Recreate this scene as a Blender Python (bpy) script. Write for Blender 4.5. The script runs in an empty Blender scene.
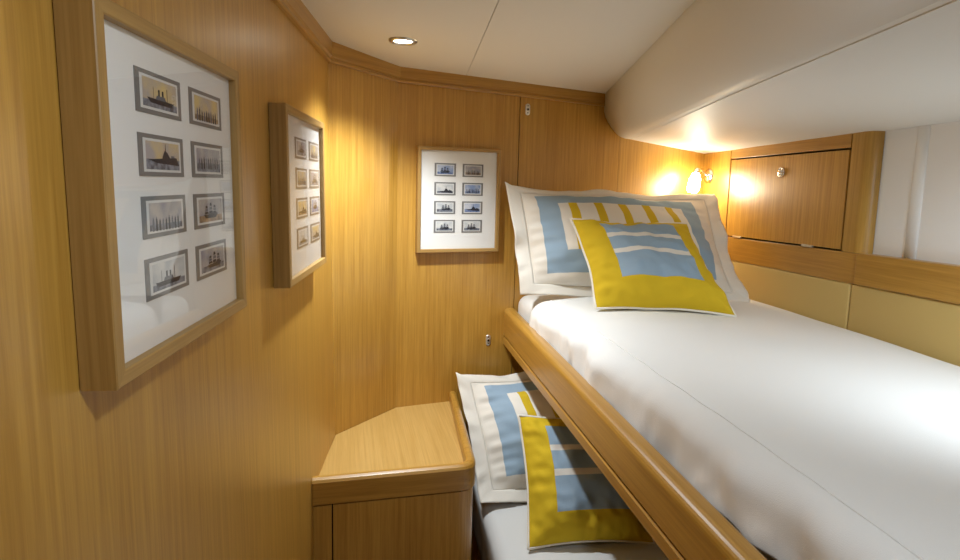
import bpy, bmesh, math, random
from mathutils import Vector, Matrix, noise
from math import sin, cos, pi, radians, sqrt

S = bpy.context.scene
COL = S.collection
ZC = 1.55                                    # eye height above the cabin sole

# ------------------------------------------------------------------ materials
def new_mat(name):
    m = bpy.data.materials.new(name); m.use_nodes = True
    nt = m.node_tree
    return m, nt, nt.nodes['Principled BSDF']

def plain(name, col, rough=.5, metal=0, spec=.5, bump=0, bscale=200):
    m, nt, b = new_mat(name)
    b.inputs['Base Color'].default_value = (*col, 1)
    b.inputs['Roughness'].default_value = rough
    b.inputs['Metallic'].default_value = metal
    b.inputs['Specular IOR Level'].default_value = spec
    if bump:
        tc = nt.nodes.new('ShaderNodeTexCoord'); n = nt.nodes.new('ShaderNodeTexNoise'); bp = nt.nodes.new('ShaderNodeBump')
        n.inputs['Scale'].default_value = bscale; n.inputs['Detail'].default_value = 3
        bp.inputs['Strength'].default_value = bump; bp.inputs['Distance'].default_value = .002
        nt.links.new(tc.outputs['Object'], n.inputs['Vector']); nt.links.new(n.outputs['Fac'], bp.inputs['Height'])
        nt.links.new(bp.outputs['Normal'], b.inputs['Normal'])
    return m

def wood(name, light, dark, axis='Z', fine=125, rough=.36, contrast=1.25, coat=.5):
    """oak veneer: thin straight grain lines along one local axis plus broad soft bands"""
    m, nt, b = new_mat(name)
    N, L = nt.nodes, nt.links
    tc = N.new('ShaderNodeTexCoord')
    def grain(across, along, detail, rough_):
        mp = N.new('ShaderNodeMapping')
        sc = [across]*3; sc['XYZ'.index(axis)] = along
        mp.inputs['Scale'].default_value = sc
        L.new(tc.outputs['Object'], mp.inputs['Vector'])
        n = N.new('ShaderNodeTexNoise'); n.inputs['Scale'].default_value = 1
        n.inputs['Detail'].default_value = detail; n.inputs['Roughness'].default_value = rough_
        L.new(mp.outputs['Vector'], n.inputs['Vector'])
        return n.outputs['Fac']
    a = grain(fine, 2.5, 4, .65); c = grain(fine*.16, .9, 2, .5); f = grain(fine*3, 14, 2, .5)
    def math_(op, x, y):
        k = N.new('ShaderNodeMath'); k.operation = op
        for i, v in enumerate((x, y)):
            if isinstance(v, (int, float)): k.inputs[i].default_value = v
            else: L.new(v, k.inputs[i])
        return k.outputs[0]
    mix = math_('ADD', math_('ADD', math_('MULTIPLY', a, .62), math_('MULTIPLY', c, .16)), math_('MULTIPLY', f, .22))
    rp = N.new('ShaderNodeValToRGB')
    h = .17/contrast
    rp.color_ramp.elements[0].position = .5-h; rp.color_ramp.elements[0].color = (*dark, 1)
    rp.color_ramp.elements[1].position = .5+h*.8; rp.color_ramp.elements[1].color = (*light, 1)
    L.new(mix, rp.inputs['Fac']); L.new(rp.outputs['Color'], b.inputs['Base Color'])
    b.inputs['Roughness'].default_value = rough
    b.inputs['Coat Weight'].default_value = coat; b.inputs['Coat Roughness'].default_value = .36
    bp = N.new('ShaderNodeBump'); bp.inputs['Strength'].default_value = .12; bp.inputs['Distance'].default_value = .001
    L.new(a, bp.inputs['Height']); L.new(bp.outputs['Normal'], b.inputs['Normal'])
    return m

OAK_L, OAK_D = (.545, .300, .052), (.375, .178, .020)
M = {}
M['oak_v'] = wood('oak_veneer_upright', OAK_L, OAK_D, 'Z')
M['oak_h'] = wood('oak_solid_lengthwise', (.49, .262, .044), (.34, .162, .018), 'X', fine=110)
M['oak_top'] = wood('oak_cabinet_top', (.58, .365, .115), (.46, .265, .065), 'Y', fine=170)
M['oak_frame_h'] = wood('oak_frame_lengthwise', (.42, .25, .075), (.29, .16, .04), 'X', fine=120, rough=.45, coat=.05)
M['oak_frame_v'] = wood('oak_frame_upright', (.42, .25, .075), (.29, .16, .04), 'Z', fine=120, rough=.45, coat=.05)
M['oak_post'] = wood('oak_post_upright', (.48, .275, .052), (.35, .18, .024), 'Z', fine=140)
M['oak_sole'] = wood('oak_sole', (.55, .37, .18), (.40, .25, .10), 'Y', fine=70)
M['ceiling'] = plain('cream_headlining', (.84, .82, .77), .6, spec=.3, bump=.08, bscale=350)
M['fascia'] = plain('cream_padded_vinyl', (.80, .785, .74), .55, spec=.3, bump=.06, bscale=300)
M['soffit'] = plain('pale_headlining', (.82, .82, .80), .5, spec=.35, bump=.05, bscale=350)
M['liner'] = plain('white_hull_lining', (.86, .86, .86), .5, spec=.3)
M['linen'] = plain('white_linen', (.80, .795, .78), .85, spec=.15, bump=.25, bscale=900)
M['linen_low'] = plain('white_linen_dimmed', (.64, .635, .62), .85, spec=.15, bump=.25, bscale=900)  # same white linen, colour darkened in place of dimmer light on the lower bunk
M['ticking'] = plain('mattress_ticking', (.78, .765, .73), .85, spec=.15, bump=.3, bscale=700)
M['tan'] = plain('tan_upholstery', (.56, .41, .15), .5, spec=.35, bump=.12, bscale=500)
M['chrome'] = plain('chrome', (.75, .73, .70), .14, 1)
M['steel'] = plain('brushed_steel', (.60, .58, .54), .3, 1)
M['satin'] = plain('satin_nickel', (.82, .80, .76), .42, .85)
M['black'] = plain('dark_recess', (.012, .010, .008), .8, spec=.1)
M['hole'] = plain('dark_keyhole', (.006, .005, .004), .6)
M['mat'] = plain('white_mount_board', (.80, .79, .765), .8, spec=.15)
M['grey'] = plain('grey_print_border', (.20, .195, .19), .7, spec=.2)
M['paper'] = plain('white_print_margin', (.70, .70, .68), .7, spec=.2)
M['piping'] = plain('cream_piping', (.78, .74, .66), .8, spec=.2)
M['ink'] = plain('dark_print_ink', (.03, .033, .045), .7, spec=.2)
M['ink2'] = plain('grey_print_ink', (.13, .14, .17), .7, spec=.2)

def glass_mat():
    m, nt, b = new_mat('picture_glass')
    N, L = nt.nodes, nt.links
    N.remove(b)
    out = N['Material Output']
    lw = N.new('ShaderNodeLayerWeight'); lw.inputs['Blend'].default_value = .5
    pw = N.new('ShaderNodeMath'); pw.operation = 'POWER'; pw.inputs[1].default_value = 5; L.new(lw.outputs['Facing'], pw.inputs[0])
    fr = N.new('ShaderNodeMath'); fr.operation = 'MULTIPLY_ADD'; L.new(pw.outputs[0], fr.inputs[0]); fr.inputs[1].default_value = .9; fr.inputs[2].default_value = .018
    tr = N.new('ShaderNodeBsdfTransparent'); gl = N.new('ShaderNodeBsdfGlossy'); gl.inputs['Roughness'].default_value = .02
    mx = N.new('ShaderNodeMixShader')
    L.new(fr.outputs[0], mx.inputs[0]); L.new(tr.outputs[0], mx.inputs[1]); L.new(gl.outputs[0], mx.inputs[2])
    L.new(mx.outputs[0], out.inputs['Surface'])
    return m
M['glass'] = glass_mat()

def emit(name, col, strength):
    m, nt, b = new_mat(name)
    b.inputs['Base Color'].default_value = (.9, .88, .84, 1)
    b.inputs['Emission Color'].default_value = (*col, 1)
    b.inputs['Emission Strength'].default_value = strength
    return m
M['lens'] = emit('lit_downlight_lens', (1, .93, .80), 40)
M['shade'] = emit('lit_frosted_glass', (1, .86, .62), 60)

def print_mat(name, a, b_, scale):
    m, nt, b = new_mat(name)
    N, L = nt.nodes, nt.links
    tc = N.new('ShaderNodeTexCoord'); n = N.new('ShaderNodeTexNoise'); rp = N.new('ShaderNodeValToRGB')
    n.inputs['Scale'].default_value = scale; n.inputs['Detail'].default_value = 5
    L.new(tc.outputs['Object'], n.inputs['Vector']); L.new(n.outputs['Fac'], rp.inputs['Fac'])
    rp.color_ramp.elements[0].position = .36; rp.color_ramp.elements[0].color = (*a, 1)
    rp.color_ramp.elements[1].position = .64; rp.color_ramp.elements[1].color = (*b_, 1)
    L.new(rp.outputs['Color'], b.inputs['Base Color']); b.inputs['Roughness'].default_value = .7
    return m
PR = {
 'sky_grey': print_mat('print_grey_sky', (.27, .27, .33), (.50, .46, .42), 45),
 'sky_gold': print_mat('print_golden_sky', (.40, .36, .36), (.66, .50, .22), 38),
 'sky_blue': print_mat('print_blue_sky', (.22, .30, .50), (.58, .60, .66), 40),
 'sky_pale': print_mat('print_pale_sky', (.48, .50, .52), (.68, .67, .64), 50),
 'sea_dark': print_mat('print_dark_sea', (.07, .08, .11), (.26, .28, .33), 150),
 'sea_blue': print_mat('print_blue_sea', (.06, .10, .26), (.25, .33, .52), 150),
 'sea_brown': print_mat('print_brown_ground', (.16, .10, .06), (.40, .28, .17), 120),
}

def pattern(name, base, rects, bump=.3, sheen=0):
    """woven cover sewn from panels: rects of colour laid over a base colour in the cover's own UV"""
    m, nt, b = new_mat(name)
    N, L = nt.nodes, nt.links
    uv = N.new('ShaderNodeUVMap'); uv.uv_map = 'UVMap'
    sx = N.new('ShaderNodeSeparateXYZ'); L.new(uv.outputs[0], sx.inputs[0])
    def cmp(sock, op, v):
        k = N.new('ShaderNodeMath'); k.operation = op; L.new(sock, k.inputs[0]); k.inputs[1].default_value = v; return k.outputs[0]
    def mul(a, c):
        k = N.new('ShaderNodeMath'); k.operation = 'MULTIPLY'; L.new(a, k.inputs[0]); L.new(c, k.inputs[1]); return k.outputs[0]
    cur = None
    for (u0, u1, v0, v1, c) in rects:
        mask = mul(mul(cmp(sx.outputs[0], 'GREATER_THAN', u0), cmp(sx.outputs[0], 'LESS_THAN', u1)),
                   mul(cmp(sx.outputs[1], 'GREATER_THAN', v0), cmp(sx.outputs[1], 'LESS_THAN', v1)))
        mx = N.new('ShaderNodeMix'); mx.data_type = 'RGBA'
        L.new(mask, mx.inputs[0])
        if cur is None: mx.inputs[6].default_value = (*base, 1)
        else: L.new(cur, mx.inputs[6])
        mx.inputs[7].default_value = (*c, 1); cur = mx.outputs[2]
    L.new(cur, b.inputs['Base Color'])
    b.inputs['Roughness'].default_value = .85; b.inputs['Specular IOR Level'].default_value = .15
    tc = N.new('ShaderNodeTexCoord'); n = N.new('ShaderNodeTexNoise'); bp = N.new('ShaderNodeBump')
    n.inputs['Scale'].default_value = 800; bp.inputs['Strength'].default_value = bump; bp.inputs['Distance'].default_value = .001
    L.new(tc.outputs['Object'], n.inputs['Vector']); L.new(n.outputs['Fac'], bp.inputs['Height']); L.new(bp.outputs['Normal'], b.inputs['Normal'])
    return m
CREAM, BLUE, YEL, WARM = (.74, .70, .63), (.29, .395, .50), (.62, .43, .022), (.76, .72, .65)
def sham_rects():
    r = [(.120, .865, .165, .880, BLUE), (.205, .785, .325, .775, WARM)]
    for u in (.268, .380, .492, .604, .716): r.append((u-.019, u+.019, .325, .775, YEL))
    return r
M['sham'] = pattern('cream_sham_with_blue_border', CREAM, sham_rects())
M['sham_flange'] = plain('cream_sham_flange', CREAM, .85, spec=.15, bump=.25, bscale=800)
M['cushion'] = pattern('yellow_cushion_with_blue_panel', YEL,
    [(.200, .825, .225, .915, BLUE), (.200, .825, .700, .748, CREAM), (.200, .825, .495, .548, CREAM)])

# ------------------------------------------------------------------ helpers
def frame(O, d, z=0.0):
    d = Vector((d[0], d[1], 0)).normalized(); y = Vector((-d.y, d.x, 0))
    m = Matrix(((d.x, y.x, 0, O[0]), (d.y, y.y, 0, O[1]), (0, 0, 1, z+ZC), (0, 0, 0, 1)))
    return m

def tag(o, label=None, cat=None, group=None, kind=None):
    if label: o['label'] = label
    if cat: o['category'] = cat
    if group: o['group'] = group
    if kind: o['kind'] = kind
    return o

def empty(name, mat, label, cat, group=None):
    o = bpy.data.objects.new(name, None); COL.objects.link(o)
    o.empty_display_size = .05
    o.matrix_world = mat
    return tag(o, label, cat, group)

def obj(name, bm, mats, mw=None, parent=None, smooth=False, kind=None, recalc=True):
    if recalc: bmesh.ops.recalc_face_normals(bm, faces=bm.faces)
    me = bpy.data.meshes.new(name); bm.to_mesh(me); bm.free()
    for m in (mats if isinstance(mats, (list, tuple)) else [mats]): me.materials.append(m)
    if smooth:
        for p in me.polygons: p.use_smooth = True
    o = bpy.data.objects.new(name, me); COL.objects.link(o)
    if parent is not None:
        o.parent = parent
        if mw is not None: o.matrix_local = mw
    elif mw is not None: o.matrix_world = mw
    if kind: o['kind'] = kind
    return o

def box(bm, x0, x1, y0, y1, z0, z1, bev=0, seg=3, mi=0, shear=0):
    r = bmesh.ops.create_cube(bm, size=1)
    vs = r['verts']
    for v in vs:
        v.co = Vector((x0+(v.co.x+.5)*(x1-x0), y0+(v.co.y+.5)*(y1-y0), z0+(v.co.z+.5)*(z1-z0)))
        if shear: v.co.z += shear*v.co.x
    fs = list({f for v in vs for f in v.link_faces})
    for f in fs: f.material_index = mi
    if bev:
        es = list({e for v in vs for e in v.link_edges})
        bmesh.ops.bevel(bm, geom=es, offset=bev, segments=seg, affect='EDGES', profile=.5, clamp_overlap=True)
    return bm

def prism(bm, poly, z0, z1, mi=0):
    lo = [bm.verts.new((x, y, z0)) for x, y in poly]; hi = [bm.verts.new((x, y, z1)) for x, y in poly]
    n = len(poly)
    fs = [bm.faces.new(lo[::-1]), bm.faces.new(hi)]
    for i in range(n): fs.append(bm.faces.new((lo[i], lo[(i+1) % n], hi[(i+1) % n], hi[i])))
    for f in fs: f.material_index = mi
    return bm

def sweep(bm, sections, cap=True):
    """sections: list of equal-length closed rings of points"""
    rings = [[bm.verts.new(p) for p in s] for s in sections]
    n = len(rings[0])
    for a, c in zip(rings, rings[1:]):
        for i in range(n): bm.faces.new((a[i], a[(i+1) % n], c[(i+1) % n], c[i]))
    if cap: bm.faces.new(rings[0][::-1]); bm.faces.new(rings[-1])
    return bm

def tube(bm, pts, r, n=10, closed=False):
    pts = [Vector(p) for p in pts]; k = len(pts); rings = []
    up = Vector((0, 0, 1)); prev = None
    for i, p in enumerate(pts):
        a = pts[(i-1) % k] if closed or i else p; c = pts[(i+1) % k] if closed or i < k-1 else p
        t = (c-a).normalized()
        if prev is None:
            x = t.cross(up if abs(t.z) < .9 else Vector((1, 0, 0))).normalized()
        else: x = (prev - t*prev.dot(t)).normalized()
        prev = x; y = t.cross(x)
        rr = r[i] if isinstance(r, (list, tuple)) else r
        rings.append([bm.verts.new(p+(x*cos(2*pi*j/n)+y*sin(2*pi*j/n))*rr) for j in range(n)])
    m = k if closed else k-1
    for i in range(m):
        A, B = rings[i], rings[(i+1) % k]
        for j in range(n): bm.faces.new((A[j], A[(j+1) % n], B[(j+1) % n], B[j]))
    if not closed: bm.faces.new(rings[0][::-1]); bm.faces.new(rings[-1])
    return bm

def lathe(bm, prof, mat=Matrix(), n=32, mi=0):
    """prof: (radius, height) pairs along local z"""
    rings = []
    for r, h in prof:
        if r < 1e-6: rings.append([bm.verts.new(mat @ Vector((0, 0, h)))])
        else: rings.append([bm.verts.new(mat @ Vector((r*cos(2*pi*j/n), r*sin(2*pi*j/n), h))) for j in range(n)])
    for A, B in zip(rings, rings[1:]):
        for j in range(n):
            a = A[j % len(A)]; b_ = A[(j+1) % n % len(A)] if len(A) > 1 else None
            c = B[(j+1) % n] if len(B) > 1 else None; d = B[j % len(B)]
            vs = [v for v in (a, b_, c, d) if v is not None]
            if len(vs) >= 3: bm.faces.new(vs).material_index = mi
    return bm

def align(p, d):
    """matrix whose z axis points along d at p"""
    q = Vector(d).to_track_quat('Z', 'Y').to_matrix().to_4x4(); q.translation = Vector(p); return q

# ------------------------------------------------------------------ the plan of the cabin (metres, eye at x=0 y=0)
D = lambda a: Vector((cos(radians(a)), sin(radians(a)), 0))
C1, C2 = Vector((-.4027, 1.5587, 0)), Vector((-.2607, 1.7692, 0))
BD, LD, HD = D(20.184), D(94.544), D(100.166)
HC = C2 + BD*1.173
FB, FL, FC, FH = frame(C2, BD), frame(C1, LD), frame(C1, C2-C1), frame(HC, HD)
FLARE = radians(.7)
FL = FL @ Matrix.Translation((0, 0, -.7)) @ Matrix.Rotation(-FLARE, 4, 'X') @ Matrix.Translation((0, 0, .7))
CH = (C2-C1).length
YN = -.32                                    # near end of the cabin
HS = -.0177                                  # sheer of the joinery along the hull side

# ------------------------------------------------------------------ setting: sole, walls
bm = bmesh.new(); box(bm, -.7, 1.6, YN-.1, 2.5, -.04, 0)
obj('floor', bm, M['oak_sole'], kind='structure')
bm = bmesh.new(); box(bm, -2.0, 0, 0, .04, -ZC, .46); obj('wall_left', bm, M['oak_v'], FL, kind='structure')
bm = bmesh.new(); box(bm, -.03, CH, 0, .04, -ZC, .46); obj('wall_corner', bm, M['oak_v'], FC, kind='structure')
bm = bmesh.new(); box(bm, 0, .4045, 0, .02, -ZC, .46); obj('wall_back', bm, M['oak_v'], FB, kind='structure')
bm = bmesh.new(); box(bm, .4075, .7935, 0, .02, -ZC, .46); obj('wall_back', bm, M['oak_v'], FB, kind='structure')
bm = bmesh.new(); box(bm, .7945, 1.25, 0, .02, -ZC, .46); obj('wall_back', bm, M['oak_v'], FB, kind='structure')
bm = bmesh.new(); box(bm, -.01, 1.25, .021, .05, -ZC, .46); obj('wall_back_framing', bm, M['black'], FB, kind='structure')
bm = bmesh.new(); box(bm, -.7, 1.6, YN-.05, YN, 0, ZC+.5); obj('wall_front', bm, M['oak_v'], kind='structure')
bm = bmesh.new(); box(bm, -2.75, .05, -.08, -.032, -ZC, .35); obj('wall_right', bm, M['liner'], FH, kind='structure')
# raised joint covers on the white hull lining
bm = bmesh.new()
for sc in (-.852, -1.09):
    sweep(bm, [[(sc+.016*cos(a), -.0325+.006*sin(a), z) for a in [pi*i/8 for i in range(9)]] for z in (-.18, .30)])
obj('trim_1', bm, M['liner'], FH, smooth=True, kind='structure')

# ceiling: gently cambered headlining in two panels with a butt joint
def ceil_z(x):
    if x < -.26: return .345 + (-.26-x)*.12
    return .345 - (x+.26)*.037
def ceil_panel(x0a, x1a, x0b, x1b, ya, yb, name):
    bm = bmesh.new(); rows = []
    for j in range(9):
        t = j/8; y = ya+(yb-ya)*t; r = []
        xa, xb = x0a+(x0b-x0a)*t, x1a+(x1b-x1a)*t
        for i in range(13):
            x = xa+(xb-xa)*i/12; r.append((bm.verts.new((x, y, ceil_z(x)+ZC)), bm.verts.new((x, y, ceil_z(x)+ZC+.03))))
        rows.append(r)
    for j in range(8):
        for i in range(12):
            for k in (0, 1): bm.faces.new((rows[j][i][k], rows[j][i+1][k], rows[j+1][i+1][k], rows[j+1][i][k]))
    for j in range(8):
        for i in (0, 12): bm.faces.new((rows[j][i][0], rows[j][i][1], rows[j+1][i][1], rows[j+1][i][0]))
    for i in range(12):
        for j in (0, 8): bm.faces.new((rows[j][i][0], rows[j][i][1], rows[j][i+1][1], rows[j][i+1][0]))
    return obj(name, bm, M['ceiling'], smooth=False, kind='structure')
def seam_x(y): return .0249 + (y-1.0665)*(-.0826/.778)
ceil_panel(-.55, seam_x(YN)-.0008, -.55, seam_x(2.2)-.0008, YN, 2.2, 'ceiling')
ceil_panel(seam_x(YN)+.0008, .50, seam_x(2.2)+.0008, .62, YN, 2.2, 'ceiling')

# dropped edge over the berth: padded fascia rolling under into the soffit
FD = D(86.583); FN = Vector((FD.y, -FD.x, 0))      # FN points to the hull side
F0 = C2 + BD*.7242
prof = [(0, .36), (.0, .30), (.001, .262), (.007, .243), (.017, .226), (.031, .208), (.045, .193), (.056, .184), (.069, .1775), (.085, .1735), (.108, .1715), (.108, .19), (.03, .25), (.03, .36)]
def fpt(o, z, t):
    o -= max(0, o-.056)*min(.45, max(0, -t*.45))
    p = F0 + FN*o + FD*t; return Vector((p.x, p.y, z+ZC))
t0, t1 = (YN-2.02)/FD.y, .06
bm = bmesh.new(); sweep(bm, [[fpt(o, z, t) for o, z in prof] for t in (t0, t1)])
o = obj('trim_2', bm, M['fascia'], kind='structure')
for p in o.data.polygons: p.use_smooth = len(p.vertices) == 4 and p.index < 9
# soffit panel from the fascia to the hull side
def hull_pt(s, z, y=0.0): p = FH @ Vector((s, y, z)); return p
def soff_z(s): return .131 - .033*s
bm = bmesh.new(); rows = []
for j in range(13):
    t = t0 + (t1-t0)*j/12
    a = fpt(.110, .1712, t)
    s = (a.y - HC.y)/HD.y - .06 + .06*j/12
    if j == 12: s = .05
    b_ = hull_pt(s, soff_z(s), -.035)
    rows.append([[bm.verts.new(a.lerp(b_, i/6)+Vector((0, 0, k*.02))) for k in (0, 1)] for i in range(7)])
for j in range(12):
    for i in range(6):
        for k in (0, 1): bm.faces.new((rows[j][i][k], rows[j][i+1][k], rows[j+1][i+1][k], rows[j+1][i][k]))
    for i in (0, 6): bm.faces.new((rows[j][i][0], rows[j][i][1], rows[j+1][i][1], rows[j+1][i][0]))
for i in range(6):
    for j in (0, 12): bm.faces.new((rows[j][i][0], rows[j][i][1], rows[j][i+1][1], rows[j][i+1][0]))
obj('ceiling_soffit', bm, M['soffit'], smooth=False, kind='structure')

# oak cornice round the ceiling: three mitred lengths
def miter(pa, p, pb):
    d1 = (p-pa).normalized(); d2 = (pb-p).normalized()
    n1, n2 = Vector((d1.y, -d1.x, 0)), Vector((d2.y, -d2.x, 0))
    n = (n1+n2).normalized(); return n/ n.dot(n1)
PD_ = C2 + BD*.735
C1T = C1 - (C2-C1).normalized()*.0203; PA = C1T - LD*1.98   # corner at ceiling height
nodes = [(PA, Vector((LD.y, -LD.x, 0)), .372, .312), (C1T, miter(PA, C1T, C2), .3665, .309), (C2, miter(C1T, C2, PD_), .347, .3), (PD_, Vector((BD.y, -BD.x, 0)), .322, .278)]
def cornice_ring(nd):
    p, n, zt, zb = nd; h = zt-zb
    pr = [(0, zb), (.009, zb), (.0105, zb+.003), (.0105, zb+.008), (.008, zb+.0095), (.008, zb+.012), (.0125, zb+.016), (.0135, zt), (.0135, zt+.012), (0, zt+.012)]
    return [Vector((p.x+n.x*t, p.y+n.y*t, z)) for t, z in pr]
for i, fm in ((0, FL), (1, FC), (2, FB)):
    inv = fm.inverted(); up = Vector((0, 0, ZC))
    bm = bmesh.new(); sweep(bm, [[inv @ (q+up) for q in cornice_ring(nd)] for nd in nodes[i:i+2]])
    obj('trim_%d' % (i+3), bm, M['oak_h'], fm, kind='structure')

# ------------------------------------------------------------------ hull side joinery
def hbox(bm, s0, s1, y0, y1, z0, z1, bev=0, seg=3): return box(bm, s0, s1, y0, y1, z0, z1, bev, seg, shear=HS)
# oak rail under the locker and the plain rail beyond it
bm = bmesh.new(); hbox(bm, -.7325, 0, -.03, 0, -.2465, -.1668, .0015, 2); obj('trim_6', bm, M['oak_h'], FH, kind='structure')
bm = bmesh.new(); hbox(bm, -2.68, -.7335, -.03, .004, -.2465, -.1655, .004, 3); obj('trim_7', bm, M['oak_h'], FH, kind='structure')
bm = bmesh.new(); box(bm, -2.6, -.001, -.0318, -.0302, -.60, -.25); obj('trim_8', bm, M['tan'], FH, kind='structure')

lk = empty('wall_locker', frame(HC + HD*-.42, HD, -.165), 'oak flap-front locker built into the hull side above the upper bunk', 'cabinet')
LO = Matrix.Translation((.42, 0, .165))      # locker parts drawn in the hull frame, shifted to the locker's base
def lpart(name, bm, m, parent=lk, smooth=False):
    for v in bm.verts: v.co = LO @ v.co
    return obj(name, bm, m, None, parent, smooth)
bm = bmesh.new(); hbox(bm, -.70, -.01, -.031, -.024, -.168, .125); lpart('carcass', bm, M['black'])
bm = bmesh.new(); hbox(bm, -.1645, 0, -.023, 0, -.1655, .14, .001, 2); lpart('side_panel', bm, M['oak_v'])
bm = bmesh.new(); hbox(bm, -.680, -.1665, -.023, 0, .1065, .145, .001, 2); lpart('top_panel', bm, M['oak_h'])
bm = bmesh.new()
R_ = .028; pl = [(-.684, -.03), (-.684, 0)] + [(-.750+R_-R_*sin(a), -R_+R_*cos(a)) for a in [pi/2*i/8 for i in range(9)]] + [(-.750, -.03)]
prism(bm, pl, -.166, .152)
for v in bm.verts: v.co.z += HS*v.co.x
lpart('end_post', bm, M['oak_post'])
bm = bmesh.new(); hbox(bm, -.6765, -.1685, -.022, -.001, -.1615, .1015, .0012, 2); door = lpart('door', bm, M['oak_v'])
# push-button knob and two hinges on the flap
KM = LO @ Matrix.Translation((-.425, -.001, .0585)) @ Matrix.Rotation(-pi/2, 4, 'X')
bm = bmesh.new(); lathe(bm, [(0, 0), (.0155, 0), (.0155, .002), (.0135, .0045), (.0115, .0045), (.0105, .002), (.0085, .002), (.008, .0065), (.0065, .0078), (0, .0078)], KM, 36)
tag(obj('knob', bm, M['chrome'], None, door, True), 'round chrome push-button knob')
for s in (-.232, -.560):
    bm = bmesh.new(); box(bm, s-.022, s+.022, -.004, .0022, -.1655+HS*s, -.1595+HS*s, .001, 2)
    tube(bm, [(s-.021, .001, -.1642+HS*s), (s+.021, .001, -.1642+HS*s)], .0021, 10)
    for v in bm.verts: v.co = LO @ v.co
    tag(obj('hinge', bm, M['steel'], None, door), 'small steel hinge')

for s0, s1, lb in ((-.7222, -.001, 'tan upholstered wall panel below the locker, behind the propped pillows'),
                   (-2.4, -.7235, 'long tan upholstered wall panel below the white hull lining')):
    fm = frame(HC+HD*((s0+s1)/2), HD, -.53); h = (s1-s0)/2
    bm = bmesh.new(); box(bm, -h, h, -.03, -.0005, .006, .2835, .007, 4, shear=HS)
    for v in bm.verts: v.co.z += HS*(s0+s1)/2
    o = obj('upholstered_panel', bm, M['tan'], fm, None, True)
    tag(o, lb, 'panel', 'upholstered hull side panels')

# ------------------------------------------------------------------ picture frames
random.seed(7)
def quad(bm, pts, y, mi):
    f = bm.faces.new([bm.verts.new((x, y, z)) for x, z in pts]); f.material_index = mi
def make_print(parent, x0, x1, z0, z1, y, style):
    """one mounted ship print: grey border, white margin, sky, sea and a ship; the picture faces -y"""
    bm = bmesh.new(); w, h = x1-x0, z1-z0; cx, cz = (x0+x1)/2, (z0+z1)/2
    box(bm, x0, x1, y, y+.0012, z0, z1, mi=0)
    b1 = .085*w; b2 = .125*w; bz1, bz2 = .105*h, .165*h
    box(bm, x0+b1, x1-b1, y-.0004, y+.0006, z0+bz1, z1-bz1, mi=1)
    hz = z0+h*random.uniform(.30, .42)
    X0, X1, Z0, Z1 = x0+b2, x1-b2, z0+bz2, z1-bz2
    yy = y-.0006
    quad(bm, [(X0, hz), (X1, hz), (X1, Z1), (X0, Z1)], yy, 2)
    quad(bm, [(X0, Z0), (X1, Z0), (X1, hz), (X0, hz)], yy, 3)
    W, H = X1-X0, Z1-Z0; yy = y-.0008
    kind = random.choice((0, 0, 1, 1, 2, 3))
    q = lambda pts, mi: quad(bm, [(X0+a*W, Z0+b_*H) for a, b_ in pts], yy, mi)
    g = (hz-Z0)/H; o = random.uniform(-.06, .06)
    if kind == 0:      # steamer: hull, house, funnels, mast and smoke
        q([(.12+o, g+.07), (.22+o, g-.10), (.84+o, g-.12), (.92+o, g+.05)], 4)
        q([(.36+o, g+.05), (.68+o, g+.05), (.64+o, g+.2), (.40+o, g+.2)], 5)
        q([(.44+o, g+.2), (.49+o, g+.2), (.49+o, g+.42), (.44+o, g+.42)], 4)
        q([(.55+o, g+.2), (.60+o, g+.2), (.60+o, g+.40), (.55+o, g+.40)], 4)
        q([(.70+o, g+.05), (.715+o, g+.05), (.715+o, g+.52), (.70+o, g+.52)], 4)
        q([(.30+o, g+.06), (.31+o, g+.06), (.31+o, g+.48), (.30+o, g+.48)], 4)
    elif kind == 1:    # sailing ship: three stacks of sails
        q([(.22+o, g+.03), (.30+o, g-.12), (.74+o, g-.12), (.84+o, g+.08)], 4)
        for c, t in ((.34, .38), (.52, .52), (.69, .40)):
            for k in range(3):
                z = g+.06+t*k/3; ww = .085*(1-.22*k)
                q([(c-ww+o, z), (c+ww+o, z+.01), (c+ww*.8+o, z+t/3.6), (c-ww*.8+o, z+t/3.6)], 5 if k % 2 else 4)
    elif kind == 2:    # a crowd at the rail
        for k in range(9):
            c = .10+.095*k; t = random.uniform(.22, .42)
            q([(c-.028, g-.24), (c+.03, g-.24), (c+.02, g+t*.6), (c-.02, g+t*.6)], 4 if k % 3 else 5)
            q([(c-.014, g+t*.6), (c+.014, g+t*.6), (c+.012, g+t*.82), (c-.012, g+t*.82)], 5)
    else:              # low warship running through a swell
        q([(.05, g-.02), (.30, g-.14), (.98, g-.20), (.90, g+.10), (.40, g+.03)], 4)
        q([(.45, g+.04), (.70, g+.06), (.62, g+.26), (.54, g+.34), (.50, g+.22)], 4)
        q([(.55, g+.30), (.575, g+.30), (.572, g+.58), (.56, g+.58)], 4)
        q([(.72, g+.08), (.84, g+.09), (.83, g+.16), (.73, g+.16)], 5)
    sky, sea = style
    return obj('print', bm, [M['grey'], M['paper'], PR[sky], PR[sea], M['ink'], M['ink2']], None, parent, recalc=False)

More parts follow.
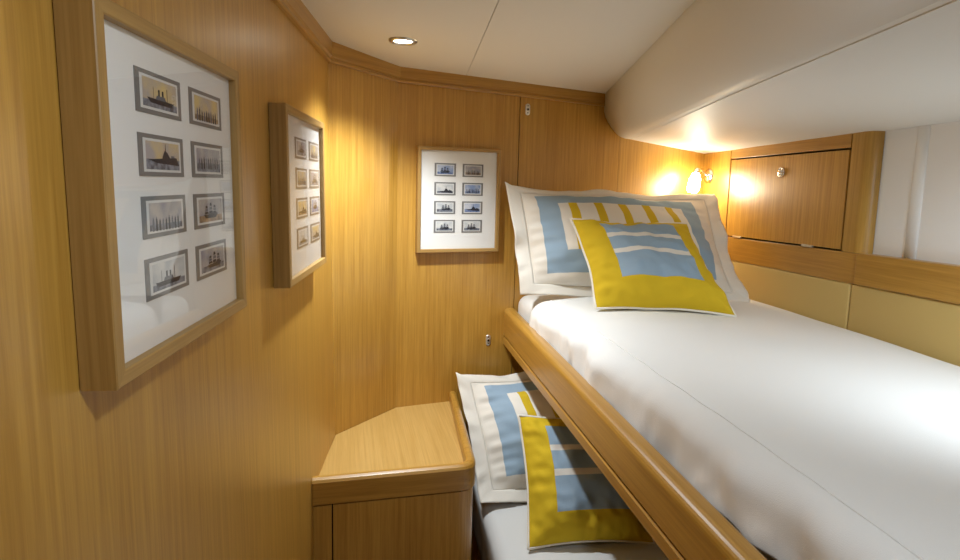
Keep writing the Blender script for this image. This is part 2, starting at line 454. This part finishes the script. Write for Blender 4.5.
def make_frame(fm, s0, s1, z0, z1, depth, cols, rows, cw, ch, styles, label, mould=.0135):
    """cols: left edges of print columns; rows: top edges of print rows (both in the wall frame)"""
    base = fm @ Matrix.Translation(((s0+s1)/2, 0, z0))
    t = empty('picture_frame', base, label, 'picture', 'framed ship prints on the cabin walls')
    hw, H = (s1-s0)/2, z1-z0; sx = (s0+s1)/2
    f = -depth
    # mitred mouldings with a stepped rebate
    def rail(a, b_, name, m):
        # a, b_: outer corners; inner corners follow by the moulding width
        c = Vector((0, 0, H/2))
        bm = bmesh.new(); rings = []
        for p in (a, b_):
            sgx = -1 if p[0] > 0 else 1; sgz = 1 if p[1] < H/2 else -1
            pr = [(0, -.001), (0, f+.001), (.001, f), (mould-.0012, f), (mould, f+.001), (mould, -.001)]
            rings.append([Vector((p[0]+sgx*o, y, p[1]+sgz*o)) for o, y in pr])
        sweep(bm, rings); return obj(name, bm, m, None, t)
    rail((-hw, 0), (hw, 0), 'moulding', M['oak_frame_h']); rail((-hw, H), (hw, H), 'moulding', M['oak_frame_h'])
    rail((-hw, 0), (-hw, H), 'moulding', M['oak_frame_v']); rail((hw, 0), (hw, H), 'moulding', M['oak_frame_v'])
    i = mould-.0004
    bm = bmesh.new(); box(bm, -hw+i, hw-i, f+.009, f+.012, i, H-i); obj('mount_board', bm, M['mat'], None, t)
    bm = bmesh.new(); box(bm, -hw+i, hw-i, f+.005, f+.0062, i, H-i); obj('glass_pane', bm, M['glass'], None, t)
    k = 0
    for r in rows:
        for c in cols:
            make_print(t, c-sx, c-sx+cw, r-ch-z0, r-z0, f+.0082, styles[k % len(styles)]); k += 1
    return t
G = ('sky_grey', 'sea_dark'); GO = ('sky_gold', 'sea_dark'); GB = ('sky_gold', 'sea_brown'); B = ('sky_blue', 'sea_blue'); P = ('sky_pale', 'sea_dark'); BB = ('sky_pale', 'sea_blue'); GP = ('sky_grey', 'sea_brown')
make_frame(FL, -1.121, -.804, -.174, .137, .03, (-1.051, -.940), (.096, .0385, -.019, -.0767), .090, .039, [GO, GB, GO, G, G, GP, P, G],
           'large oak-framed set of eight ship prints, nearest on the left wall')
make_frame(FL, -.572, -.240, -.192, .129, .03, (-.480, -.362), (.080, .022, -.036, -.094), .093, .040, [G, GO, GO, G, GB, B, P, GO],
           'oak-framed set of eight ship prints, farther along the left wall near the corner')
make_frame(FB, .058, .333, -.2195, .1125, .026, (.1135, .206), (.0625, .003, -.0565, -.116), .070, .041, [B, GP, P, B, P, B, P, P],
           'oak-framed set of eight ship prints facing us, on the back wall beside the bunk pillows', .011)

# ------------------------------------------------------------------ flush catches on the back wall panel
def catch(s, z, label):
    t = empty('door_catch', FB @ Matrix.Translation((s, 0, z)), label, 'latch', 'catches of the back wall panels')
    bm = bmesh.new(); pts = []
    for i in range(28):
        a = 2*pi*i/28; x = .0085*cos(a); q = .0105 if sin(a) >= 0 else -.0105
        pts.append((x, q+.0085*sin(a)))
    rings = [[Vector((x*k, y, z_*k)) for x, z_ in pts] for k, y in ((1, -.0002), (1, -.0018), (.86, -.003), (.5, -.003))]
    sweep(bm, rings); obj('plate', bm, M['satin'], None, t, True)
    bm = bmesh.new()
    lathe(bm, [(.0022, .0024), (.0048, .0032), (.0052, .0038), (.0045, .0045), (.0034, .0045)], Matrix.Rotation(pi/2, 4, 'X'), 20); obj('bezel', bm, M['chrome'], None, t, True)
    for dz, r in ((0, .0040), (.0115, .0021), (-.0115, .0021)):
        bm = bmesh.new(); lathe(bm, [(0, .0024), (r, .0024), (r, .0036), (0, .0036)], Matrix.Translation((0, 0, dz)) @ Matrix.Rotation(pi/2, 4, 'X'), 16)
        obj('keyhole' if not dz else 'screw', bm, M['hole'] if not dz else M['black'], None, t)
    return t
catch(.433, .249, 'small steel catch high on the back wall, just under the cornice')
catch(.315, -.525, 'small steel catch low on the back wall, left of the upper bunk rail')

# ------------------------------------------------------------------ ceiling downlight (in view) and its fellow nearer the door
def downlight(x, y, label):
    t = empty('ceiling_downlight', Matrix.Translation((x, y, ceil_z(x)+ZC)), label, 'lamp', 'recessed ceiling downlights')
    fl = Matrix.Rotation(pi, 4, 'X')
    bm = bmesh.new(); lathe(bm, [(.0235, -.003), (.0235, .001), (.026, .005), (.030, .0055), (.0345, .003), (.0352, -.001), (.0352, -.003), (.0235, -.003)], fl, 40)
    tag(obj('bezel', bm, M['steel'], None, t, True), 'brushed metal bezel ring')
    bm = bmesh.new(); lathe(bm, [(0, .0025), (.012, .0022), (.0232, .0008), (.0232, -.002), (0, -.002)], fl, 40)
    tag(obj('lens', bm, M['lens'], None, t, True), 'lit white lens')
    return t
downlight(-.200, 1.432, 'recessed round ceiling downlight, lit, near the left corner of the cabin')

# ------------------------------------------------------------------ cabinet in the corner
NR = Vector((.008, 1.338, 0)); NLf = Vector((-.3785, 1.247, 0))
NB = C2 + BD*.205                          # where its right side meets the back wall
ed = (NB-NR).normalized(); fd_ = (NR-NLf).normalized()
cab = empty('corner_cabinet', frame(NLf, fd_, -ZC), 'oak cabinet with raised rim fitted into the corner beside the lower bunk', 'cabinet')
inv = (frame(NLf, fd_, -ZC)).inverted()
def cw(p, z): return inv @ Vector((p.x, p.y, z+ZC))
def inner(off_l=.0):   # plan outline of the cabinet against the walls, clockwise from the left front
    return [NLf, C1+Vector((.002, -.001, 0)), C2+Vector((.001, -.002, 0)), NB, NR]
eps = .0015
nrm = {0: Vector((LD.y, -LD.x, 0)), 2: Vector((BD.y, -BD.x, 0))}
pA = NLf + nrm[0]*.002
pB = C1 + miter(PA, C1, C2)*eps; pC = C2 + miter(C1, C2, PD_)*eps; pD = NB + nrm[2]*eps; pE = NR
fin = Vector((-fd_.y, fd_.x, 0)); ein = Vector((-ed.y, ed.x, 0))   # inward normals of the front and right sides
iA, iD, iE = pA+fin*.02, pD+ein*.02, pE+fin*.02+ein*.02
TOPZ, RIMZ, RIMB = -.726, -.692, -.756
bm = bmesh.new(); prism(bm, [tuple(cw(p, 0).xy) for p in (iA, iE, iD, pC, pB)], TOPZ-.02+ZC, TOPZ+ZC); obj('top', bm, M['oak_top'], None, cab)
# raised rim: front length, rounded corner, right length
def rim_path(o):       # outer path offset o inward
    R = .045
    P0, P1, P2 = pA+fin*o, pE+fin*o+ein*o, pD+ein*o
    a = P1-fd_*(R-o); c = P1+ed*(R-o); pts = [P0]
    for k in range(9):
        t = k/8; pts.append(a*(1-t)**2+P1*2*t*(1-t)+c*t*t)
    pts.append(P2); return pts
rp = [(.0, RIMB), (.0, RIMZ-.010), (.003, RIMZ-.004), (.009, RIMZ), (.017, RIMZ), (.022, RIMZ-.003), (.024, RIMZ-.009), (.024, RIMB)]
cols = [rim_path(o) for o, z in rp]
bm = bmesh.new(); sweep(bm, [[cw(cols[k][i], rp[k][1]) for k in range(len(rp))] for i in range(len(cols[0]))])
o = obj('rim', bm, M['oak_h'], None, cab)
# carcass, stile, door and rounded corner post
z0c = .0
bm = bmesh.new(); prism(bm, [tuple(cw(p, 0).xy) for p in (pA+fin*.03, pE+fin*.03+ein*.03, pD+ein*.02, pC, pB)], z0c+.001, RIMB+ZC-.0005); obj('carcass', bm, M['black'], None, cab)
flen = (NR-NLf).length
bm = bmesh.new(); box(bm, .003, .0455, .006, .03, .08, RIMB+ZC-.0065, .001, 2); obj('stile', bm, M['oak_v'], None, cab)
bm = bmesh.new(); box(bm, .0485, flen-.044, .006, .03, .085, RIMB+ZC-.0065, .001, 2); obj('door', bm, M['oak_v'], None, cab)
bm = bmesh.new()
R = .036; q0 = rim_path(.005)
outer = [p for p in q0[1:-1]]; outer = [pE-fd_*.037+fin*.006]+outer+[pD+ein*.005]
inn = [p+0*fin for p in rim_path(.022)[1:-1]]; inn = [pE-fd_*.037+fin*.022]+inn+[pD+ein*.022]
poly = [tuple(cw(p, 0).xy) for p in outer]+[tuple(cw(p, 0).xy) for p in inn[::-1]]
prism(bm, poly, .001, RIMB+ZC-.0055); obj('side_panel', bm, M['oak_v'], None, cab)
bm = bmesh.new(); box(bm, .003, flen-.04, .02, .03, .001, .08); obj('plinth', bm, M['oak_h'], None, cab)

# ------------------------------------------------------------------ berths
RO = C2 + BD*.3702                          # rail meets the back wall
NI = Vector((HD.y, -HD.x, 0))               # across the berth, towards the hull
FR = frame(RO, HD)                          # x along the berth (negative = towards us), -y towards the hull
BW = (HC-RO).dot(NI) - .002                 # rail face to hull cushions
LEN = -2.22
def bp(bm, pr, s0, s1, name, m, parent, sm=False):
    """profile (across, z) swept along the berth; the head end follows the back wall"""
    k = BD.dot(HD)/BD.dot(NI)               # shift along the berth per metre across on the back wall
    rings = []
    for s in (s0, s1):
        rings.append([Vector((s+(k*w if s > -.2 else 0), -w, z)) for w, z in pr])
    sweep(bm, rings); o = obj(name, bm, m, None, parent, sm); return o
up = empty('upper_bunk', FR @ Matrix.Translation((0, 0, -.56)), 'upper bunk with rounded oak lee rail running from the back wall', 'bunk')
zo = .56
def arc(cx, cz, r, a0, a1, n=6): return [(cx+r*cos(radians(a0+(a1-a0)*i/n)), cz+r*sin(radians(a0+(a1-a0)*i/n))) for i in range(n+1)]
TR = -.431
board = [(0.004, zo-.513), (.0, zo-.509)] + arc(.016, zo+TR-.016, .016, 180, 90) + arc(.028, zo+TR-.010, .010, 90, 0) + [(.038, zo-.513)]
rail = bp(bmesh.new(), board, LEN, -.001, 'rail', M['oak_h'], up)
for v in rail.data.vertices:                 # the rail is a little deeper at the head
    if v.co.z > zo-.475: v.co.z += .014+.011*v.co.x
strip = [(.004, zo-.545), (.001, zo-.541), (.001, zo-.520), (.004, zo-.5165), (.036, zo-.5165), (.036, zo-.545)]
bp(bmesh.new(), strip, LEN, -.001, 'lower_strip', M['oak_h'], up)
bp(bmesh.new(), [(.037, zo-.56), (.037, zo-.525), (BW-.004, zo-.525), (BW-.004, zo-.56)], LEN, -.003, 'base_panel', M['oak_h'], up)
bp(bmesh.new(), [(.008, zo-.518), (.008, zo-.511), (.034, zo-.511), (.034, zo-.518)], LEN, -.002, 'shadow_gap', M['black'], up)

def rounded_slab(w0, w1, z0, z1, r, n=5):
    return arc(w0+r, z0+r, r, 180, 270, n)+arc(w1-r, z0+r, r, 270, 360, n)+arc(w1-r, z1-r, r, 0, 90, n)+arc(w0+r, z1-r, r, 90, 180, n)
def mattress(w0, w1, z0, z1, s1, label, fr):
    k = BD.dot(HD)/BD.dot(NI)
    bm = bmesh.new(); pr = rounded_slab(w0, w1, z0, z1, .035)
    cw_, cz_ = (w0+w1)/2, (z0+z1)/2; rings = []
    for s, e in ((LEN+.02, .94), (LEN+.04, 1), (-1.2, 1), (-.5, 1), (-.199, 1), (-.17, 1), (-.14, 1), (-.10, 1), (-.06, 1), (s1-.035, 1), (s1-.02, .994), (s1-.008, .975), (s1, .93)):
        bulge = .042*max(0, min(1, (s+.175)/.05)) if z1 > -.5 else 0      # bare corner at the head spreads a little past the coverlet
        rings.append([Vector((s+(k*w if s > -.2 else 0), -(w-(bulge if w < .2 else 0)), z)) for w, z in [(cw_+(w-cw_)*(1-(1-e)*.3), cz_+(z-cz_)*e) for w, z in pr]])
    sweep(bm, rings)
    for v in bm.verts: v.co.z -= z0
    o = obj('mattress', bm, M['ticking'], fr @ Matrix.Translation((0, 0, z0)), None, True)
    return tag(o, label, 'mattress', 'bunk mattresses')
mattress(.088, BW-.012, -.524, -.372, -.012, 'white mattress on the upper bunk, its head corner showing past the coverlet', FR)

def coverlet(fr, w0, w1, zt, zh, s_head, s_foot, crown, mat_, label, seed, left_drop_amp, seam=True, side_out=0.0, dip=None):
    """bedspread laid over a mattress: flat top, rolled edges, creased overhang on the open side"""
    rl, rr = .040, .03
    prof = []
    H = zt-zh
    for i in range(11): prof.append(('L', zh+(H-rl)*i/10, 0))
    for i in range(1, 8): a = radians(180-90*i/7); prof.append(('C', a, 0))
    n_top = 44
    bm = bmesh.new(); rings = []; ns = 150
    def lift(s): return .036*max(0, min(1, (-s-.75)/.45))
    def pt(ip, s):
        kind, a, _ = ip
        if kind == 'L': return w0, a, 1.0
        if kind == 'C': return w0+rl+rl*cos(a), zt-rl+rl*sin(a), max(0, -cos(a))
    loc = fr.to_translation()
    ss = [s_foot+(s_head-s_foot)*j/ns for j in range(ns+1)]
    head_r = .05
    # finish the head end with a rolled edge
    for j in range(1, 9): ss.append(s_head+head_r*sin(pi/2*j/8))
    ss += [s_head+head_r]*3
    for jj, s in enumerate(ss):
        ring = []
        extra = max(0, s-s_head)/head_r; drop = 0
        if extra > 0: drop = head_r*(1-sqrt(max(0, 1-extra*extra)))
        tail = max(0, jj-(ns+8)); drop += tail*(H-head_r)*.30
        for ip in prof:
            w, z, side = pt(ip, s)
            ring.append([w, z, side])
        for i in range(1, n_top+1):
            t = i/n_top; w = w0+rl+(w1-rr-w0-rl)*t
            ring.append([w, zt+crown*(1-(2*t-1)**2)**.8, 0])
        for i in range(1, 6):
            a = radians(90-90*i/5); ring.append([w1-rr+rr*cos(a), zt-rr+rr*sin(a), 0])
        for i in range(1, 5): ring.append([w1, zt-rr-(H-rr)*i/4*.6, 0])
        pts = []
        for w, z, side in ring:
            q = Vector((s*1.0, w, seed))
            fold = noise.noise(Vector((s*6.5+z*2.0, z*1.5, seed)))*.75 + noise.noise(Vector((s*15-z*4, z*3, seed+3)))*.4 + noise.noise(Vector((s*31+z*12, z*9, seed+6)))*.14
            near = max(0.0, min(1.0, 1-(w-w0)/.16)) if w > w0 else 1.0
            lw = left_drop_amp*(fold*(side*.9+.1)+side*.35)*near*(1.0-extra*.5)
            hem = max(0.0, 1-(z-zh)/.07) if side > .99 else 0
            ww = w - lw + side*(-side_out*(1-(z-zh)/H))
            zz = z + noise.noise(Vector((s*4, w*5, seed+9)))*.004 + noise.noise(Vector((s*13, w*10, seed+5)))*.0035*near + noise.noise(Vector((s*11, 0, seed+17)))*.007*hem + lift(s)*hem
            if zz > zh+.02: zz -= drop if z-drop > zh else max(0, z-zh-.004)
            if dip: zz -= dip(s, w)
            pts.append((s, -ww, zz))
        rings.append([bm.verts.new((x, y, z-zh)) for x, y, z in pts])
    n = len(rings[0])
    for a, c in zip(rings, rings[1:]):
        for i in range(n-1): bm.faces.new((a[i], a[i+1], c[i+1], c[i]))
    seam_pts = [rings[j][17].co.copy() for j in range(0, len(ss)-10, 1)]
    o = obj('bedspread', bm, mat_, fr @ Matrix.Translation((0, 0, zh)), None, True)
    sol = o.modifiers.new('cloth', 'SOLIDIFY'); sol.thickness = .004; sol.offset = 0
    if seam:
        b2 = bmesh.new(); tube(b2, [p+Vector((0, 0, .0026)) for p in seam_pts], .0015, 6)
        obj('edge_seam', b2, mat_, None, o, True)
    return tag(o, label, 'bedspread', 'bunk bedspreads')
coverlet(FR, .060, BW-.004, -.350, -.482, -.215, LEN+.01, .016, M['linen'], 'smooth white bedspread covering the upper bunk', 4.2, .034)

# lower bunk
LO_ = Vector((.026, 1.500, 0))
LO0 = LO_ + HD*((C2.y+(LO_.x-C2.x)*BD.y/BD.x - LO_.y)/(HD.y-HD.x*BD.y/BD.x))   # its left side run back to the wall
FLW = frame(LO0, HD); LW = (HC-LO0).dot(NI)-.002
lb = empty('lower_bunk', FLW @ Matrix.Translation((0, 0, -ZC)), 'oak lower bunk base beneath the upper bunk, beside the corner cabinet', 'bunk')
zl = ZC
bp(bmesh.new(), [(.034, zl-1.16), (.034, zl-1.09), (.054, zl-1.09), (.054, zl-1.16)], LEN, -.004, 'rail', M['oak_h'], lb)
bp(bmesh.new(), [(.056, .002), (.056, zl-1.085), (LW-.02, zl-1.085), (LW-.02, .002)], LEN, -.004, 'base_panel', M['oak_v'], lb)
mattress(.05, LW-.014, -1.084, -.950, -.012, 'grey-white mattress on the lower bunk', FLW)
coverlet(FLW, .016, LW-.006, -.940, -1.10, -.10, LEN+.01, .010, M['linen_low'], 'creased white bedspread, dimmed in colour, covering the lower bunk', 11.7, .009, seam=False)

# ------------------------------------------------------------------ pillows
def pillow_surface(c, pinch, wob, seed):
    BL, BR, TL, TR_ = [Vector(p) for p in c]
    cen = (BL+BR+TL+TR_)/4
    nx = (BR-BL+TR_-TL).cross(TL-BL+TR_-BR).normalized()
    if nx.y > 0: nx = -nx                    # front faces us
    def P(u, v):
        a = 2*u-1; b = 2*v-1
        uu = .5+.5*a*(1-pinch*(1-b*b)); vv = .5+.5*b*(1-pinch*(1-a*a))
        p = (BL*(1-uu)+BR*uu)*(1-vv)+(TL*(1-uu)+TR_*uu)*vv
        e = max(abs(a), abs(b))
        p += nx*wob*noise.noise(Vector((u*3.1, v*3.1, seed)))*(e**2)
        return p
    return P, nx, cen
def puff(u, v, T, p=2.6, ex=.55):
    a, b = abs(2*u-1), abs(2*v-1)
    return T*(max(0, 1-a**p)*max(0, 1-b**p))**ex
def make_pillow(name, c, T, mat_, label, cat, group, fl=(0, 0), pinch=.06, wob=.02, seed=1., piping=None, sag=.0, flange_mat=None, n=56, flop=0):
    P, nx, cen = pillow_surface(c, pinch, wob, seed)
    BL, BR = Vector(c[0]), Vector(c[1])
    base = (BL+BR)/2; base = Vector((base.x, base.y, min(BL.z, BR.z)))
    fm = frame(base, (BR-BL), base.z); inv = fm.inverted(); zup = Vector((0, 0, ZC))
    bm = bmesh.new(); uvl = bm.loops.layers.uv.new('UVMap')
    fu, fv = fl
    def dist(i): return .5-.5*cos(pi*i/n)*.35-.5*(1-2*i/n)*.65
    g = []
    for side in (1, -1):
        gs = []
        for i in range(n+1):
            row = []
            for j in range(n+1):
                u, v = dist(i), dist(j); U, V = fu+u*(1-2*fu), fv+v*(1-2*fv)
                h = puff(u, v, T, 2.3 if fl[0] else 2.6, .78 if fl[0] else .62)
                h *= 1+.25*sag*(1-2*v)
                e = 1-max(abs(2*u-1), abs(2*v-1))
                wr = (noise.noise(Vector((U*7, V*9, seed)))*.009+noise.noise(Vector((U*19+V*8, V*13, seed+4)))*.0040)
                # puckers running in from the seams
                pk = noise.noise(Vector((u*16 if abs(2*v-1) > abs(2*u-1) else v*16, seed, 2)))*.010*max(0, 1-e*2.6)
                hh = h+(wr+pk)*min(1, h/(.02))
                p = P(U, V)+nx*side*max(hh, .0015)
                row.append((bm.verts.new(inv @ (p+zup)), (U, V)))
            gs.append(row)
        g.append(gs)
    def face(vs):
        f = bm.faces.new([v for v, _ in vs])
        for l, (_, uv) in zip(f.loops, vs): l[uvl].uv = uv
    for gs in g:
        for i in range(n):
            for j in range(n): face([gs[i][j], gs[i+1][j], gs[i+1][j+1], gs[i][j+1]])
    a, b = g
    for i in range(n):
        face([a[i][0], a[i+1][0], b[i+1][0], b[i][0]]); face([a[i][n], a[i+1][n], b[i+1][n], b[i][n]])
        face([a[0][i], a[0][i+1], b[0][i+1], b[0][i]]); face([a[n][i], a[n][i+1], b[n][i+1], b[n][i]])
    o = obj(name, bm, mat_, fm, None, True)
    tag(o, label, cat, group)
    if fl[0]:                                # flat stitched border all round
        bm = bmesh.new(); m = 160; k = 7; rings = []
        for q in range(m):
            t = 4*q/m; sd = int(t); f = t-sd
            cu, cv = [(f, 0), (1, f), (1-f, 1), (0, 1-f)][sd]
            ring = []
            for side in (1, -1):
                for r in range(k+1):
                    rr = r/k if side == 1 else 1-r/k
                    iu, iv = fu+cu*(1-2*fu), fv+cv*(1-2*fv)
                    u, v = iu+(cu-iu)*rr, iv+(cv-iv)*rr
                    p = P(u, v)+nx*side*.0022
                    wv = noise.noise(Vector((cu*6, cv*6, seed+20)))*.022+noise.noise(Vector((cu*15, cv*15, seed+22)))*.007
                    p += nx*wv*rr
                    if sd == 2: p += (nx*-.5+Vector((0, 0, -.35)))*flop*rr*rr
                    ring.append(inv @ (p+zup))
            rings.append([bm.verts.new(p) for p in ring])
        L = len(rings[0])
        for q in range(m):
            A, B_ = rings[q], rings[(q+1) % m]
            for r in range(L): bm.faces.new((A[r], A[(r+1) % L], B_[(r+1) % L], B_[r]))
        obj('flange', bm, flange_mat, None, o, True)
    if piping:
        pts = []
        m = 50
        for sd in range(4):
            for q in range(m):
                f = q/m; u, v = [(f, 0), (1, f), (1-f, 1), (0, 1-f)][sd]
                pts.append(inv @ (P(u, v)+zup))
        bm = bmesh.new(); tube(bm, pts, .0038, 8, True); obj('piping', bm, piping, None, o, True)
    return o
GS, GC = 'bordered pillow shams', 'yellow scatter cushions'
make_pillow('pillow_sham', [(.128, 1.735, -.338), (.835, 1.700, -.342), (.073, 1.822, .006), (.800, 1.985, -.012)], .102, M['sham'],
            'cream pillow sham with blue border propped at the head of the upper bunk', 'pillow', GS, (.062, .090), .018, .028, 3.3, None, 1., M['sham_flange'], flop=.02)
make_pillow('pillow_sham', [(.018, 1.552, -.922), (.745, 1.640, -.922), (-.068, 1.775, -.605), (.590, 2.010, -.640)], .098, M['sham'],
            'cream pillow sham with blue border in the lower bunk, half shaded by the upper rail', 'pillow', GS, (.062, .090), .015, .028, 8.1, None, 1., M['sham_flange'], flop=.015)
make_pillow('scatter_cushion', [(.322, 1.530, -.330), (.690, 1.490, -.333), (.268, 1.690, -.094), (.622, 1.715, -.108)], .072, M['cushion'],
            'yellow cushion with blue panel and cream piping resting on the upper bunk', 'cushion', GC, pinch=.07, wob=.012, seed=5.5, piping=M['piping'], sag=.8)
make_pillow('scatter_cushion', [(.142, 1.356, -.924), (.478, 1.391, -.924), (.119, 1.535, -.645), (.440, 1.600, -.660)], .068, M['cushion'],
            'yellow cushion with blue panel and cream piping lying in the lower bunk', 'cushion', GC, pinch=.075, wob=.012, seed=9.5, piping=M['piping'], sag=.8)

# ------------------------------------------------------------------ reading lamp on the hull side at the head
def reading_lamp(s, z, tip, label):
    fm = FH @ Matrix.Translation((s, 0, z))
    t = empty('reading_lamp', fm, label, 'lamp', 'berth reading lamps')
    o = Matrix.Rotation(-pi/2, 4, 'X')
    bm = bmesh.new(); lathe(bm, [(0, 0), (.028, 0), (.028, .003), (.025, .008), (.016, .012), (.0, .013)], o, 36)
    obj('wall_plate', bm, M['chrome'], None, t, True)
    T = fm.inverted() @ (Vector(tip)+Vector((0, 0, ZC)))
    e = Vector((T.x*.55, T.y*.72, .020))
    bm = bmesh.new(); tube(bm, [(0, .010, 0), (0, .022, .008), e*.6+Vector((0, .004, .008)), e], .0058, 12)
    lathe(bm, [(0, -.009), (.007, -.006), (.009, 0), (.007, .006), (0, .009)], Matrix.Translation(e), 18)
    obj('arm', bm, M['chrome'], None, t, True)
    d = (T-e); m = align(e, d); Ld = d.length
    bm = bmesh.new(); lathe(bm, [(0, 0), (.011, 0), (.013, .006), (.013, .014), (.010, .016), (0, .016)], m, 28)
    obj('lamp_holder', bm, M['chrome'], None, t, True)
    bm = bmesh.new(); lathe(bm, [(0, .015), (.011, .015), (.015, .022), (.019, .036), (.021, Ld*.75), (.0195, Ld), (.014, Ld+.003), (0, Ld+.004)], m, 32)
    tag(obj('shade', bm, M['shade'], None, t, True), 'glowing frosted glass shade')
    return t
reading_lamp(-.040, .050, (.762, 2.062, -.004), 'small chrome reading lamp, lit, in the corner above the upper bunk pillow')

# ------------------------------------------------------------------ light
def light(name, kind, loc, energy, col, size=.05, target=None, angle=None, blend=.5):
    l = bpy.data.lights.new(name, kind); l.energy = energy; l.color = col
    if kind == 'AREA': l.shape = 'DISK'; l.size = size
    elif kind == 'SPOT': l.shadow_soft_size = size; l.spot_size = radians(angle); l.spot_blend = blend
    else: l.shadow_soft_size = size
    o = bpy.data.objects.new(name, l); COL.objects.link(o)
    o.location = (loc[0], loc[1], loc[2]+ZC)
    d = Vector(target)-Vector(loc) if target else Vector((0, 0, -1))
    o.rotation_euler = d.to_track_quat('-Z', 'Y').to_euler()
    return o
WARM_ = (.92, 1, 1.05)
light('downlight_beam', 'SPOT', (-.200, 1.432, .325), 44, WARM_, .022, (-.195, 1.43, -1), 122, 1)
light('cabin_light_near', 'AREA', (.15, .20, .318), 3.4, (.88, 1, 1.1), .10)
light('reading_lamp_bulb', 'POINT', (.745, 2.060, -.002), 1.4, (1, .90, .70), .03)
light('added_foot_light', 'SPOT', (.88, .52, .12), 20, (.87, .98, 1.06), .05, (.88, 1.02, -.40), 96, 1)  # added unseen light without a fixture, brightens the upper mattress
W = bpy.data.worlds.new('world'); S.world = W; W.use_nodes = True
W.node_tree.nodes['Background'].inputs[0].default_value = (.9, .95, 1, 1)
W.node_tree.nodes['Background'].inputs[1].default_value = .03

# ------------------------------------------------------------------ camera
cam = bpy.data.cameras.new('camera'); co = bpy.data.objects.new('camera', cam); COL.objects.link(co)
F_PX, PITCH, ROLL, CY = 567.58, 6.5466, 1.4204, 249.2
cam.sensor_width = 36; cam.lens = F_PX/960*36; cam.shift_y = -(280-CY)/960; cam.clip_start = .01
p, r = radians(PITCH), radians(ROLL)
fw = Vector((0, cos(p), -sin(p))); rt = Vector((1, 0, 0)); upv = rt.cross(fw)
rt2 = rt*cos(r)+upv*sin(r); up2 = upv*cos(r)-rt*sin(r)
co.matrix_world = Matrix(((rt2.x, up2.x, -fw.x, 0), (rt2.y, up2.y, -fw.y, 0), (rt2.z, up2.z, -fw.z, ZC), (0, 0, 0, 1)))
S.camera = co
S.view_settings.view_transform = 'Standard'; S.view_settings.look = 'None'
S.view_settings.gamma = 1; S.view_settings.exposure = 0
S.view_settings.use_curve_mapping = False
